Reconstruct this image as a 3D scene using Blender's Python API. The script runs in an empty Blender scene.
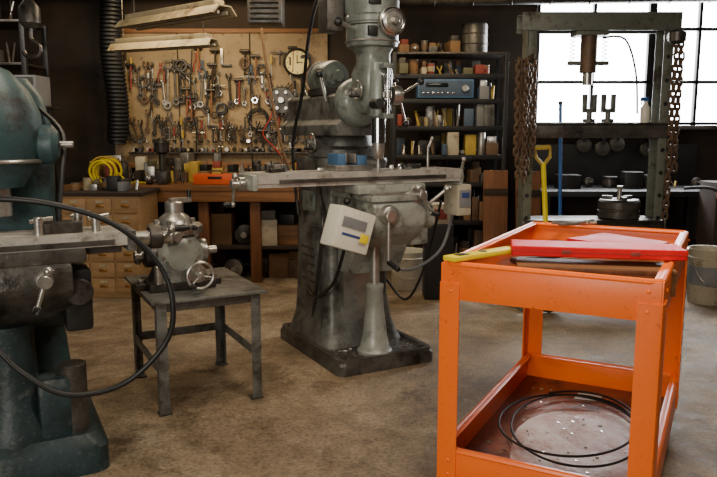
import bpy, bmesh, math, random
from mathutils import Vector, Matrix, Euler
random.seed(7)
R=math.radians
def lin(c):
    return tuple((x/255/12.92 if x/255<=.04045 else ((x/255+.055)/1.055)**2.4) for x in c)
# ------------------------------------------------------------ materials
def mat(name,rgb,rough=.5,metal=0.,var=.35,scale=6.,bump=.15,dirt=None,damt=.5,dscale=3.,spec=.5,wear=.55):
    m=bpy.data.materials.new(name); m.use_nodes=True
    nt=m.node_tree; n=nt.nodes; l=nt.links
    bs=n['Principled BSDF']
    c=lin(rgb)
    tc=n.new('ShaderNodeTexCoord')
    no=n.new('ShaderNodeTexNoise'); no.inputs['Scale'].default_value=scale; no.inputs['Detail'].default_value=8; no.inputs['Roughness'].default_value=.65
    l.new(tc.outputs['Object'],no.inputs['Vector'])
    cr=n.new('ShaderNodeValToRGB'); cr.color_ramp.elements[0].position=.3; cr.color_ramp.elements[1].position=.7
    cr.color_ramp.elements[0].color=(*[x*(1-var) for x in c],1); cr.color_ramp.elements[1].color=(*[min(1,x*(1+var*.35)) for x in c],1)
    l.new(no.outputs['Fac'],cr.inputs['Fac'])
    out=cr.outputs['Color']
    if dirt:
        n2=n.new('ShaderNodeTexNoise'); n2.inputs['Scale'].default_value=dscale; n2.inputs['Detail'].default_value=12; n2.inputs['Roughness'].default_value=.75
        l.new(tc.outputs['Object'],n2.inputs['Vector'])
        r2=n.new('ShaderNodeValToRGB'); r2.color_ramp.elements[0].position=.62-damt*.25; r2.color_ramp.elements[1].position=.72-damt*.15
        r2.color_ramp.elements[0].color=(0,0,0,1); r2.color_ramp.elements[1].color=(1,1,1,1)
        l.new(n2.outputs['Fac'],r2.inputs['Fac'])
        n4=n.new('ShaderNodeTexNoise'); n4.inputs['Scale'].default_value=dscale*7; n4.inputs['Detail'].default_value=6; n4.inputs['Roughness'].default_value=.7
        l.new(tc.outputs['Object'],n4.inputs['Vector'])
        r4=n.new('ShaderNodeValToRGB'); r4.color_ramp.elements[0].position=.60; r4.color_ramp.elements[1].position=.66
        r4.color_ramp.elements[0].color=(0,0,0,1); r4.color_ramp.elements[1].color=(wear,wear,wear,1)
        l.new(n4.outputs['Fac'],r4.inputs['Fac'])
        mm=n.new('ShaderNodeMath'); mm.operation='MAXIMUM'; l.new(r2.outputs['Color'],mm.inputs[0]); l.new(r4.outputs['Color'],mm.inputs[1])
        mx=n.new('ShaderNodeMix'); mx.data_type='RGBA'
        l.new(mm.outputs[0],mx.inputs['Factor']); l.new(out,mx.inputs['A']); mx.inputs['B'].default_value=(*lin(dirt),1)
        out=mx.outputs['Result']
    l.new(out,bs.inputs['Base Color'])
    bs.inputs['Roughness'].default_value=rough; bs.inputs['Metallic'].default_value=metal
    bs.inputs['Specular IOR Level'].default_value=spec
    mr=n.new('ShaderNodeMapRange'); mr.inputs['To Min'].default_value=max(.05,rough-.12); mr.inputs['To Max'].default_value=min(1,rough+.15)
    l.new(no.outputs['Fac'],mr.inputs['Value']); l.new(mr.outputs['Result'],bs.inputs['Roughness'])
    if bump:
        bp=n.new('ShaderNodeBump'); bp.inputs['Strength'].default_value=bump; bp.inputs['Distance'].default_value=.01
        n3=n.new('ShaderNodeTexNoise'); n3.inputs['Scale'].default_value=scale*6; n3.inputs['Detail'].default_value=4
        l.new(tc.outputs['Object'],n3.inputs['Vector']); l.new(n3.outputs['Fac'],bp.inputs['Height']); l.new(bp.outputs['Normal'],bs.inputs['Normal'])
    return m
def wood(name,rgb,rough=.6,axis=0,var=.5):
    m=mat(name,rgb,rough,0,var,5,.2)
    nt=m.node_tree
    mp=nt.nodes.new('ShaderNodeMapping'); s=[6,6,6]; s[axis]=.6; mp.inputs['Scale'].default_value=s
    tc=[x for x in nt.nodes if x.type=='TEX_COORD'][0]
    nt.links.new(tc.outputs['Object'],mp.inputs['Vector'])
    for x in nt.nodes:
        if x.type=='TEX_NOISE': nt.links.new(mp.outputs['Vector'],x.inputs['Vector'])
    return m
CAST=mat('cast_grey_paint',(106,106,101),.42,.2,.55,7,.2,(36,32,27),.55,4.5)
CASTD=mat('oily_cast_iron',(82,79,74),.36,.35,.55,8,.25,(30,26,21),.5,6)
HEAD=mat('grey_green_enamel',(118,126,120),.32,.1,.4,5,.06,(42,38,30),.42,7)
KNEE=mat('light_grey_enamel',(152,155,147),.35,.1,.4,6,.08,(54,48,38),.4,7)
STEEL=mat('bright_steel',(182,179,172),.3,.8,.35,14,.05,(84,70,56),.2,10)
GROUND=mat('ground_steel_table',(182,178,170),.36,.3,.35,9,.08,(92,78,62),.35,7)
CHROME=mat('chrome',(205,205,205),.15,1,.1,14,0)
DSTEEL=mat('dark_steel',(84,80,76),.4,.7,.5,12,.1,(46,33,24),.4,10)
BLACK=mat('black_paint',(24,24,25),.45,0,.4,9,.1)
RUBBER=mat('black_rubber',(18,18,19),.5,0,.3,20,.05)
TEAL=mat('teal_machine_paint',(52,80,84),.48,.05,.55,5,.12,(26,30,30),.5,5)
TEALD=mat('dark_teal_grimy',(32,50,54),.5,.1,.6,6,.25,(84,88,86),.33,9)
ORANGE=mat('orange_enamel',(250,110,6),.36,0,.05,5,.01,(150,62,18),.08,10,wear=.35)
TRAYF=mat('dusty_tray_floor',(206,142,122),.6,0,.5,4,.2,(244,232,228),.8,3.2,wear=.9)
TRAYG=mat('grimy_tray_floor',(156,82,40),.5,.1,.6,6,.2,(66,44,30),.42,5)
RED=mat('red_plastic',(206,10,24),.55,0,.12,6,.02,spec=.2)
YEL=mat('yellow_paint',(226,204,10),.5,0,.15,8,.03,spec=.3)
DYEL=mat('faded_yellow',(176,150,60),.6,0,.3,8,.03)
DRED=mat('faded_red',(128,52,42),.6,0,.3,8,.03)
DBLUE=mat('faded_blue',(62,80,104),.6,0,.3,8,.03)
OLIVE=mat('olive_drab',(92,90,66),.6,0,.3,8,.03)
BLUE=mat('blue_paint',(30,84,150),.4,0,.3,8,.05)
WHITE=mat('white_enamel',(214,210,194),.4,0,.14,6,.02,(130,120,100),.2,8,wear=.45)
WHITED=mat('dirty_white',(182,172,150),.5,0,.3,6,.05,(96,80,58),.4,6)
WOODX=wood('bench_wood',(134,90,52),.6,0)
WOODZ=wood('plank_wood',(116,72,40),.6,2)
WOODT=wood('tan_drawer_wood',(156,122,80),.55,0,.35)
DWOOD=wood('dark_joist_wood',(50,37,27),.8,0)
PEG=mat('hardboard_tan',(164,142,108),.7,0,.5,2.2,.05,(92,73,50),.5,2.2,wear=.8)
CREAM=mat('cream_enamel',(168,154,120),.5,0,.35,4,.03,(100,80,54),.4,5)
DIAL=mat('clock_dial',(232,218,150),.6,0,.1,6,0)
BRASS=mat('brass',(150,104,44),.35,.7,.3,10,.03)
LABEL=mat('label_red',(160,40,34),.5,0,.1,10,0)
LBLUE=mat('label_blue',(50,66,120),.5,0,.1,10,0)
PAPER=mat('paper',(230,228,222),.7,0,.05,10,0)
BROWN=mat('brown_card',(126,96,66),.8,0,.3,6,.03)
GREY=mat('grey_plastic',(120,122,124),.5,0,.2,8,.02)
SBLUE=mat('steel_blue_paint',(70,104,140),.4,.1,.3,8,.03)
PRESS=mat('press_grey_paint',(106,110,100),.45,.15,.4,5,.1,(48,38,28),.45,5)
RUST=mat('rusty_steel',(104,82,64),.55,.4,.5,14,.2)
GLASSY=mat('display_dark',(20,30,34),.15,0,.1,5,0)
ORG2=mat('orange_plastic',(220,90,34),.45,0,.15,8,0)
DULL=[WHITED,BLACK,GREY,BROWN,DSTEEL,STEEL,RUST,CREAM,CAST,CASTD,BLACK,RUST,BROWN,OLIVE,DRED,DBLUE,DYEL,DSTEEL,CAST,DWOOD]

def floor_mat():
    m=bpy.data.materials.new('oil_stained_concrete'); m.use_nodes=True
    nt=m.node_tree;n=nt.nodes;l=nt.links;bs=n['Principled BSDF']
    tc=n.new('ShaderNodeTexCoord')
    def noise(s,d,r=.6,dist=0,sc=None):
        x=n.new('ShaderNodeTexNoise'); x.inputs['Scale'].default_value=s;x.inputs['Detail'].default_value=d;x.inputs['Roughness'].default_value=r;x.inputs['Distortion'].default_value=dist
        if sc:
            mp=n.new('ShaderNodeMapping'); mp.inputs['Location'].default_value=sc; l.new(tc.outputs['Object'],mp.inputs['Vector']); l.new(mp.outputs['Vector'],x.inputs['Vector'])
        else: l.new(tc.outputs['Object'],x.inputs['Vector'])
        return x
    def ramp(src,stops):
        r=n.new('ShaderNodeValToRGB'); e=r.color_ramp.elements
        while len(e)<len(stops): e.new(.5)
        for i,(p,c) in enumerate(stops): e[i].position=p; e[i].color=(*c,1)
        l.new(src,r.inputs['Fac']); return r.outputs['Color']
    a=noise(1.3,14,.75,.5); b=noise(9,10,.75,.1); c=noise(60,5,.65); d=noise(1.8,14,.8,.5,(5,3,0)); e2=noise(16,10,.82,.1,(2,7,0)); g=noise(3.5,12,.8,.6,(11,1,0))
    base=ramp(a.outputs['Fac'],[(.32,lin((84,70,54))),(.45,lin((118,101,80))),(.56,lin((140,124,101))),(.70,lin((156,145,126)))])
    fine=ramp(b.outputs['Fac'],[(.38,(.55,.53,.50)),(.56,(1,1,1))])
    sp=ramp(c.outputs['Fac'],[(.38,(.6,.58,.56)),(.5,(1,1,1)),(.68,(1.3,1.26,1.18))])
    st=ramp(d.outputs['Fac'],[(.55,(0,0,0)),(.63,(.7,.7,.7))])
    ls=ramp(g.outputs['Fac'],[(.58,(0,0,0)),(.66,(.4,.4,.4))])
    chip=ramp(e2.outputs['Fac'],[(.61,(0,0,0)),(.66,(.65,.65,.65))])
    def mul(x,y,f=1):
        q=n.new('ShaderNodeMix');q.data_type='RGBA';q.blend_type='MULTIPLY';q.inputs['Factor'].default_value=f
        l.new(x,q.inputs['A']);l.new(y,q.inputs['B']);return q.outputs['Result']
    def mixc(f,x,col):
        q=n.new('ShaderNodeMix');q.data_type='RGBA';l.new(f,q.inputs['Factor']);l.new(x,q.inputs['A']);q.inputs['B'].default_value=(*lin(col),1);return q.outputs['Result']
    o=mul(mul(base,fine,.85),sp,.85)
    o=mixc(ls,o,(166,152,128)); o=mixc(st,o,(68,54,40)); o=mixc(chip,o,(176,163,140))
    l.new(o,bs.inputs['Base Color'])
    mr=n.new('ShaderNodeMapRange');mr.inputs['From Min'].default_value=.3;mr.inputs['From Max'].default_value=.7;mr.inputs['To Min'].default_value=.5;mr.inputs['To Max'].default_value=.85
    l.new(b.outputs['Fac'],mr.inputs['Value']);l.new(mr.outputs['Result'],bs.inputs['Roughness'])
    bs.inputs['Specular IOR Level'].default_value=.35
    bp=n.new('ShaderNodeBump');bp.inputs['Strength'].default_value=.4;bp.inputs['Distance'].default_value=.01;l.new(b.outputs['Fac'],bp.inputs['Height']);l.new(bp.outputs['Normal'],bs.inputs['Normal'])
    return m
FLOOR=floor_mat()
WALLM=mat('grimy_dark_wall',(54,43,33),.85,0,.5,1.5,.2,(26,21,17),.5,2)
CEILM=mat('sooty_ceiling',(34,28,24),.9,0,.4,2,.1)

# ------------------------------------------------------------ builder
def catmull(pts,n=6,closed=False):
    P=[Vector(p) for p in pts]; out=[]; N=len(P)
    rng=range(N if closed else N-1)
    for i in rng:
        if closed: a,b,c,d=P[i-1],P[i],P[(i+1)%N],P[(i+2)%N]
        else: a,b,c,d=P[max(i-1,0)],P[i],P[i+1],P[min(i+2,N-1)]
        for k in range(n):
            t=k/n
            out.append(.5*((2*b)+(c-a)*t+(2*a-5*b+4*c-d)*t*t+(3*b-a-3*c+d)*t**3))
    if not closed: out.append(P[-1])
    return out
class B:
    def __init__(s,name,loc=(0,0,0),rz=0,rot=None):
        s.name=name;s.loc=loc;s.rot=rot or (0,0,R(rz));s.bm=bmesh.new();s.mats=[];s.T=None
    def shift(s,*v): s.T=Matrix.Translation(v) if v else None
    def mi(s,m):
        if m not in s.mats: s.mats.append(m)
        return s.mats.index(m)
    def put(s,tb,m,M=None):
        if M is not None: bmesh.ops.transform(tb,matrix=M,verts=tb.verts)
        if s.T is not None: bmesh.ops.transform(tb,matrix=s.T,verts=tb.verts)
        i=s.mi(m)
        for f in tb.faces: f.material_index=i; f.smooth=True
        bmesh.ops.recalc_face_normals(tb,faces=tb.faces)
        me=bpy.data.meshes.new('t'); tb.to_mesh(me); tb.free(); s.bm.from_mesh(me); bpy.data.meshes.remove(me)
    def box(s,c,d,m,rot=(0,0,0),bev=.004,seg=2):
        tb=bmesh.new(); bmesh.ops.create_cube(tb,size=1); bmesh.ops.scale(tb,vec=d,verts=tb.verts)
        b=min(bev,min(d)*.3)
        if b>0: bmesh.ops.bevel(tb,geom=tb.edges[:],offset=b,segments=seg,affect='EDGES',profile=.6)
        s.put(tb,m,Matrix.Translation(c)@Euler([R(x) for x in rot]).to_matrix().to_4x4())
    def _axis(s,p1,p2):
        p1=Vector(p1);d=Vector(p2)-p1
        return Matrix.Translation(p1)@d.to_track_quat('Z','Y').to_matrix().to_4x4(),d.length
    def lathe(s,prof,m,p=(0,0,0),axis=(0,0,1),seg=28):
        M,_=s._axis(p,Vector(p)+Vector(axis))
        tb=bmesh.new(); rings=[]
        for r,z in prof:
            if r<1e-5: rings.append([tb.verts.new((0,0,z))])
            else: rings.append([tb.verts.new((r*math.cos(2*math.pi*k/seg),r*math.sin(2*math.pi*k/seg),z)) for k in range(seg)])
        for a,b in zip(rings,rings[1:]):
            for k in range(seg):
                k2=(k+1)%seg
                if len(a)==1 and len(b)==1: continue
                if len(a)==1: tb.faces.new((a[0],b[k],b[k2]))
                elif len(b)==1: tb.faces.new((a[k],a[k2],b[0]))
                else: tb.faces.new((a[k],a[k2],b[k2],b[k]))
        for r in (rings[0],rings[-1]):
            if len(r)>1: tb.faces.new(r)
        s.put(tb,m,M)
    def cyl(s,p1,p2,r,m,r2=None,seg=20,bev=.003):
        r2=r if r2 is None else r2
        L=(Vector(p2)-Vector(p1)).length; b=min(bev,r*.3,r2*.3,L*.3)
        s.lathe([(r-b,0),(r,b),(r2,L-b),(r2-b,L)],m,p1,Vector(p2)-Vector(p1),seg)
    def sph(s,c,r,m,sc=(1,1,1),seg=16):
        tb=bmesh.new(); bmesh.ops.create_uvsphere(tb,u_segments=seg,v_segments=max(8,seg//2),radius=r)
        s.put(tb,m,Matrix.Translation(c)@Matrix.Diagonal((*sc,1)))
    def tube(s,pts,r,m,seg=8,closed=False,smooth=0):
        P=catmull(pts,smooth,closed) if smooth else [Vector(p) for p in pts]
        tb=bmesh.new();N=len(P);rings=[];up=None
        for i,p in enumerate(P):
            if closed: t=(P[(i+1)%N]-P[i-1])
            else: t=P[min(i+1,N-1)]-P[max(i-1,0)]
            t.normalize()
            if up is None:
                up=Vector((0,0,1)) if abs(t.z)<.9 else Vector((1,0,0))
            up=(up-t*up.dot(t)).normalized(); q=t.cross(up)
            rings.append([tb.verts.new(p+(up*math.cos(2*math.pi*k/seg)+q*math.sin(2*math.pi*k/seg))*r) for k in range(seg)])
        for i in range(N if closed else N-1):
            a,b=rings[i],rings[(i+1)%N]
            for k in range(seg): tb.faces.new((a[k],a[(k+1)%seg],b[(k+1)%seg],b[k]))
        if not closed: tb.faces.new(rings[0]);tb.faces.new(rings[-1])
        s.put(tb,m)
    def torus(s,c,Rr,r,m,axis=(0,0,1),seg=28,ts=8):
        M,_=s._axis(c,Vector(c)+Vector(axis))
        pts=[M@Vector((Rr*math.cos(2*math.pi*k/seg),Rr*math.sin(2*math.pi*k/seg),0)) for k in range(seg)]
        s.tube(pts,r,m,ts,True)
    def prism(s,poly,w,m,plane='yz',at=0,bev=.004,M=None):
        tb=bmesh.new()
        def mk(u,v,t):
            return {'yz':(t,u,v),'xz':(u,t,v),'xy':(u,v,t)}[plane]
        A=[tb.verts.new(mk(u,v,at-w/2)) for u,v in poly]; C=[tb.verts.new(mk(u,v,at+w/2)) for u,v in poly]
        tb.faces.new(A);tb.faces.new(C[::-1])
        for i in range(len(poly)):
            j=(i+1)%len(poly); tb.faces.new((A[i],A[j],C[j],C[i]))
        if bev: bmesh.ops.bevel(tb,geom=tb.edges[:],offset=bev,segments=2,affect='EDGES',profile=.6)
        s.put(tb,m,M)
    def loft(s,secs,m,n=6,M=None):
        tb=bmesh.new();rings=[]
        for z,hx,hy,cx,cy,r in secs:
            r=min(r,hx*.98,hy*.98); ring=[]
            for q,(sx,sy) in enumerate(((1,1),(-1,1),(-1,-1),(1,-1))):
                for k in range(n+1):
                    a=math.pi/2*(q+k/n)
                    ring.append(tb.verts.new((cx+sx*(hx-r)+r*math.cos(a),cy+sy*(hy-r)+r*math.sin(a),z)))
            rings.append(ring)
        for a,b in zip(rings,rings[1:]):
            for k in range(len(a)): k2=(k+1)%len(a); tb.faces.new((a[k],a[k2],b[k2],b[k]))
        tb.faces.new(rings[0]);tb.faces.new(rings[-1])
        s.put(tb,m,M)
    def bolt(s,p,ax,r,m=None):
        m=m or DSTEEL
        p=Vector(p);ax=Vector(ax).normalized(); s.cyl(p,p+ax*r*1.1,r,m,seg=6,bev=.001)
    def crank(s,p,ax,arm,m=None,hm=None,L=.1,hl=.07):
        m=m or STEEL; hm=hm or BLACK
        p=Vector(p);ax=Vector(ax).normalized();arm=Vector(arm).normalized()
        s.cyl(p-ax*.03,p+ax*.02,.024,m); e=p+arm*L
        s.cyl(p-arm*L*.35,e,.011,m,r2=.008); s.sph(p-arm*L*.38,.018,m); s.sph(e,.015,m)
        s.lathe([(.006,0),(.012,.01),(.015,hl*.6),(.009,hl),(0,hl+.004)],hm,e,ax,14)
    def wheel(s,p,ax,r,m=None,hm=None):
        m=m or STEEL; hm=hm or BLACK
        p=Vector(p);ax=Vector(ax).normalized(); s.torus(p,r,r*.12,m,ax); s.cyl(p-ax*.02,p+ax*.02,r*.26,m)
        u=ax.orthogonal().normalized();v=ax.cross(u)
        for k in range(3):
            a=k*2.094; s.cyl(p,p+(u*math.cos(a)+v*math.sin(a))*r,r*.08,m,seg=8)
        s.cyl(p+u*r*.95,p+u*r*.95+ax*.06,.009,hm,seg=10)
    def done(s):
        me=bpy.data.meshes.new(s.name); s.bm.to_mesh(me); s.bm.free()
        for m in s.mats: me.materials.append(m)
        me.set_sharp_from_angle(angle=R(38))
        o=bpy.data.objects.new(s.name,me); o.location=s.loc; o.rotation_euler=s.rot
        bpy.context.scene.collection.objects.link(o); return o
def simple(name,c,d,m,bev=0):
    b=B(name,c); b.box((0,0,0),d,m,bev=bev); return b.done()

# ------------------------------------------------------------ room
CZ=2.7
simple('floor',(0,2.2,-.05),(8,10,.1),FLOOR)
simple('ceiling',(0,2.2,CZ+.05),(8,10,.1),CEILM)
simple('wall_left',(-3.95,2.2,CZ/2),(.1,10,CZ),WALLM)
simple('wall_right',(3.95,2.2,CZ/2),(.1,10,CZ),WALLM)
simple('wall_front',(0,-2.75,CZ/2),(8,.1,CZ),WALLM)
w=B('wall_back',(0,7.05,0))
wx0,wx1,wz0,wz1=1.72,3.75,1.38,2.62
w.box(((-3.9+wx0)/2,0,CZ/2),(wx0+3.9,.12,CZ),WALLM,bev=0)
w.box(((wx1+3.9)/2,0,CZ/2),(3.9-wx1,.12,CZ),WALLM,bev=0)
w.box(((wx0+wx1)/2,0,wz0/2),(wx1-wx0,.12,wz0),WALLM,bev=0)
w.box(((wx0+wx1)/2,0,(wz1+CZ)/2),(wx1-wx0,.12,CZ-wz1),WALLM,bev=0)
w.done()
w=B('window_1',(0,7.0,0))
for z in (wz0+.02,1.80,2.30,wz1-.02): w.box(((wx0+wx1)/2,0,z),(wx1-wx0,.05,.03),BLACK)
for x in (wx0+.02,2.28,2.84,3.3,wx1-.02): w.box((x,0,(wz0+wz1)/2),(.03 if x!=2.84 else .07,.05,wz1-wz0),BLACK)
w.box(((wx0+wx1)/2,-.1,wz0-.02),(wx1-wx0+.1,.2,.04),DWOOD)
w.done()
for i,y in enumerate((3.4,4.4,5.4,6.4)):
    simple('trim_%d'%(i+1),(0,y,CZ-.09),(7.8,.07,.18),DWOOD)

# ------------------------------------------------------------ milling machine
m=B('milling_machine',(-.037,4.152,0),28)
m.loft([(0,.31,.45,0,0,.05),(.055,.31,.45,0,0,.05),(.07,.3,.44,0,0,.05),(.085,.3,.44,0,0,.05),(.085,.27,.41,0,0,.05),(.07,.265,.405,0,0,.05)],CASTD)
m.loft([(.07,.275,.30,0,.12,.09),(.12,.255,.285,0,.13,.09),(.2,.225,.265,0,.14,.07),(.35,.205,.25,0,.155,.05),(.9,.19,.235,0,.165,.05),(1.08,.195,.24,0,.16,.05),(1.14,.215,.25,0,.15,.08),(1.16,.21,.245,0,.15,.08)],CAST)
m.box((0,-.1,.66),(.24,.05,.96),STEEL); m.box((0,-.085,.66),(.3,.04,.96),CAST)
m.box((-.2,.17,.55),(.03,.27,.42),CAST,bev=.012)
for k in range(5): m.box((-.217,.17,.42+k*.05),(.008,.18,.012),CASTD)
m.box((-.205,.17,.9),(.02,.16,.12),HEAD,bev=.006)
m.box((.2,.17,.62),(.05,.2,.3),HEAD,bev=.01)
for yy in (-.38,.38):
    for xx in (-.25,.25): m.bolt((xx,yy,.07),(0,0,1),.02)
rr=random.Random(3)
for i in range(80):
    m.box((rr.uniform(-.25,.25),rr.uniform(-.4,-.18),.072),(rr.uniform(.008,.025),.006,.004),STEEL,rot=(0,0,rr.uniform(0,180)),bev=0)
m.lathe([(.2,0),(.215,.02),(.21,.06),(.18,.08),(.175,.13),(.16,.16)],CAST,(0,.12,1.15))
for k in range(8):
    a=k*.785+.3; m.bolt((.19*math.cos(a),.12+.19*math.sin(a),1.21),(0,0,1),.014)
m.box((-.17,.12,1.24),(.1,.14,.07),CAST,bev=.015); m.wheel((-.24,.05,1.25),(-1,0,0),.05)
m.shift(-.06,0,.03)
m.prism([(-.15,1.26),(.15,1.26),(.15,1.32),(.1,1.35),(.1,1.48),(.075,1.5),(-.075,1.5),(-.1,1.48),(-.1,1.35),(-.15,1.32)],.82,CAST,'xz',.19,.008)
m.cyl((0,.58,1.4),(0,.62,1.4),.08,CASTD)
m.wheel((.19,.1,1.36),(1,0,0),.05)
m.box((-.02,.15,1.515),(.16,.26,.04),CASTD)
m.lathe([(.07,0),(.09,.01),(.095,.03),(.095,.2),(.085,.23),(.04,.25),(.03,.28)],HEAD,(-.02,.28,1.60),(0,-1,0)); m.torus((-.02,.22,1.60),.096,.006,CAST,(0,1,0))
m.cyl((-.13,-.05,1.45),(-.17,-.05,1.6),.01,STEEL); m.sph((-.17,-.05,1.6),.02,BLACK)
m.shift(-.09,0,.05)
m.lathe([(.1,0),(.13,.01),(.135,.06),(.12,.1),(.09,.12)],HEAD,(0,-.2,1.42),(0,-1,0))
for k in range(6):
    a=k*1.047; m.bolt((.11*math.cos(a),-.215,1.42+.11*math.sin(a)),(0,-1,0),.012)
m.loft([(1.36,.06,.07,0,-.40,.05),(1.4,.085,.09,0,-.40,.05),(1.56,.09,.1,0,-.40,.05),(1.62,.075,.085,0,-.41,.05),(1.66,.075,.085,0,-.41,.05),(1.7,.11,.12,0,-.40,.1)],HEAD)
m.lathe([(.1,0),(.13,.015),(.137,.04),(.137,.13),(.142,.135),(.142,.16),(.13,.175),(.12,.2)],HEAD,(0,-.4,1.68))
m.torus((0,-.4,1.72),.138,.005,STEEL); m.torus((0,-.4,1.80),.138,.004,CASTD)
for k in range(10):
    a=k*.628; m.bolt((.13*math.cos(a),-.4+.13*math.sin(a),1.845),(0,0,1),.01,STEEL)
m.loft([(1.85,.13,.17,0,-.37,.12),(1.98,.13,.17,0,-.37,.12),(2.0,.11,.15,0,-.37,.1)],HEAD)
m.lathe([(.095,0),(.1,.02),(.1,.2),(.09,.22),(.06,.25),(0,.26)],CAST,(0,-.33,1.99))
for k in range(12):
    a=k*.5236; m.box((.1*math.cos(a),-.33+.1*math.sin(a),2.09),(.02,.006,.17),CASTD,rot=(0,0,math.degrees(a)),bev=.001)
m.lathe([(.07,0),(.075,.01),(.073,.03),(.05,.04),(.045,.045),(0,.047)],STEEL,(.03,-.53,1.81),(0,-1,0))
m.torus((.03,-.56,1.81),.062,.007,CHROME,(0,-1,0)); m.cyl((.03,-.53,1.81),(.03,-.6,1.81),.018,STEEL)
m.box((-.07,-.53,1.76),(.05,.02,.05),BLACK); m.box((-.06,-.535,1.90),(.07,.01,.025),BLACK)
m.box((-.19,-.3,1.86),(.1,.12,.18),CASTD,bev=.015)
m.cyl((-.12,-.42,1.78),(-.22,-.46,1.80),.012,STEEL);m.sph((-.23,-.465,1.80),.022,BLACK)
m.lathe([(.05,0),(.062,.01),(.066,.05),(.066,.22),(.055,.26),(.05,.28)],HEAD,(0,-.47,1.33))
m.box((.0,-.545,1.45),(.05,.02,.2),CHROME); m.cyl((.0,-.565,1.33),(.0,-.565,1.6),.009,CHROME); m.cyl((.0,-.565,1.43),(.0,-.565,1.46),.02,STEEL)
for z in (1.34,1.59): m.box((0,-.55,z),(.06,.05,.025),HEAD)
m.lathe([(.045,0),(.05,.01),(.05,.05),(.03,.06)],STEEL,(.08,-.46,1.45),(1,0,0))
for k in range(3):
    a=k*2.094+.6; p=Vector((.13,-.46,1.45)); q=p+Vector((.05,.15*math.cos(a),.15*math.sin(a)))
    m.cyl(p,q,.007,CHROME,seg=10); m.sph(q,.018,BLACK)
m.wheel((-.12,-.46,1.47),(-1,0,0),.045)
m.cyl((-.06,-.52,1.4),(-.07,-.61,1.4),.025,BLACK)
m.cyl((0,-.47,1.2),(0,-.47,1.34),.038,CHROME)
m.lathe([(.02,0),(.028,.01),(.032,.05),(.032,.09)],STEEL,(0,-.47,1.12)); m.cyl((0,-.47,1.05),(0,-.47,1.14),.009,STEEL)
m.tube([(-.1,-.3,1.95),(-.19,-.2,2.0),(-.2,-.05,1.8),(-.17,.12,1.5),(-.16,.3,1.2),(-.13,.34,.9),(-.13,.3,.75)],.010,RUBBER,smooth=6)
m.tube([(.05,-.2,2.05),(.25,0,2.05),(.36,.2,1.7),(.34,.25,1.2),(.3,.2,.78)],.01,RUBBER,smooth=6)
m.shift()
KZ=.02
m.shift(0,0,KZ)
m.prism([(-.12,.5),(-.12,.93),(-.53,.93),(-.55,.9),(-.55,.8),(-.5,.74),(-.34,.66),(-.28,.5)],.32,KNEE,'yz',0,.018)
m.box((0,-.3,.945),(.34,.5,.03),KNEE,bev=.006)
m.box((0,-.3,.965),(.30,.44,.02),STEEL)
m.box((0,-.3,.99),(.42,.34,.05),KNEE,bev=.012)
TX=-.13
m.shift(TX,0,KZ)
y0=-.3;T=[(y0-.12,1.015),(y0-.12,1.035),(y0-.125,1.035),(y0-.125,1.085)]
for cy in (-.07,0,.07):
    T+=[(y0+cy-.009,1.085),(y0+cy-.009,1.065),(y0+cy-.016,1.065),(y0+cy-.016,1.055),(y0+cy+.016,1.055),(y0+cy+.016,1.065),(y0+cy+.009,1.065),(y0+cy+.009,1.085)]
T+=[(y0+.125,1.085),(y0+.125,1.035),(y0+.12,1.035),(y0+.12,1.015)]
m.prism(T,1.22,GROUND,'yz',0,0)
m.box((0,y0-.13,1.045),(1.0,.012,.02),CASTD)
m.box((.05,y0+.16,1.03),(1.1,.04,.05),GREY)
for sx in (-1,1):
    m.box((sx*.62,y0,1.04),(.03,.23,.08),KNEE,bev=.01)
    m.cyl((sx*.63,y0,1.03),(sx*.67,y0,1.03),.035,STEEL)
    m.crank((sx*.69,y0,1.03),(sx,0,0),(0,-.3*sx,-.9 if sx<0 else .8),L=.11,hl=.05)
m.box((.655,y0-.03,.9),(.1,.14,.18),WHITED,bev=.01); m.box((.655,y0-.105,.91),(.075,.006,.10),GREY); m.box((.655,y0-.11,.93),(.05,.004,.03),LBLUE)
m.shift(0,0,KZ)
m.box((-.31,-.55,.80),(.22,.12,.21),WHITE,rot=(0,18,8),bev=.01)
m.box((-.305,-.615,.835),(.15,.004,.05),GREY,rot=(0,18,8)); m.box((-.32,-.612,.775),(.13,.004,.014),LBLUE,rot=(0,18,8)); m.box((-.255,-.618,.755),(.05,.004,.045),YEL,rot=(0,18,8))
m.box((-.33,-.617,.84),(.05,.004,.02),DRED,rot=(0,18,8))
m.box((-.19,-.48,.84),(.1,.04,.04),STEEL)
m.lathe([(.05,0),(.055,.02),(.05,.05),(.03,.06)],STEEL,(-.08,-.54,.86),(0,-1,0))
m.cyl((-.1,-.6,.86),(-.1,-.6,.62),.011,STEEL); m.cyl((-.1,-.6,.62),(-.1,-.7,.60),.014,BLACK)
m.cyl((-.1,-.56,.86),(-.1,-.63,.86),.03,STEEL)
m.lathe([(.04,0),(.05,.01),(.05,.04)],STEEL,(.12,-.5,.96),(0,-1,0)); m.crank((.12,-.57,.96),(0,-1,0),(.5,0,-.8),L=.12)
m.cyl((.16,-.36,.82),(.3,-.36,.82),.075,KNEE); m.box((.22,-.3,.74),(.12,.2,.16),KNEE,bev=.02)
m.cyl((.25,-.45,.9),(.33,-.5,.98),.01,STEEL); m.sph((.33,-.5,.98),.02,STEEL)
m.cyl((-.17,-.3,.98),(-.25,-.42,.93),.01,STEEL); m.sph((-.25,-.42,.93),.02,BLACK)
m.shift()
m.lathe([(.1,0),(.1,.015),(.085,.03),(.07,.1),(.052,.25),(.045,.36),(.05,.37),(.05,.39),(.03,.4)],KNEE,(-.03,-.33,.075))
m.cyl((-.03,-.33,.45),(-.03,-.33,.7),.027,STEEL)
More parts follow.
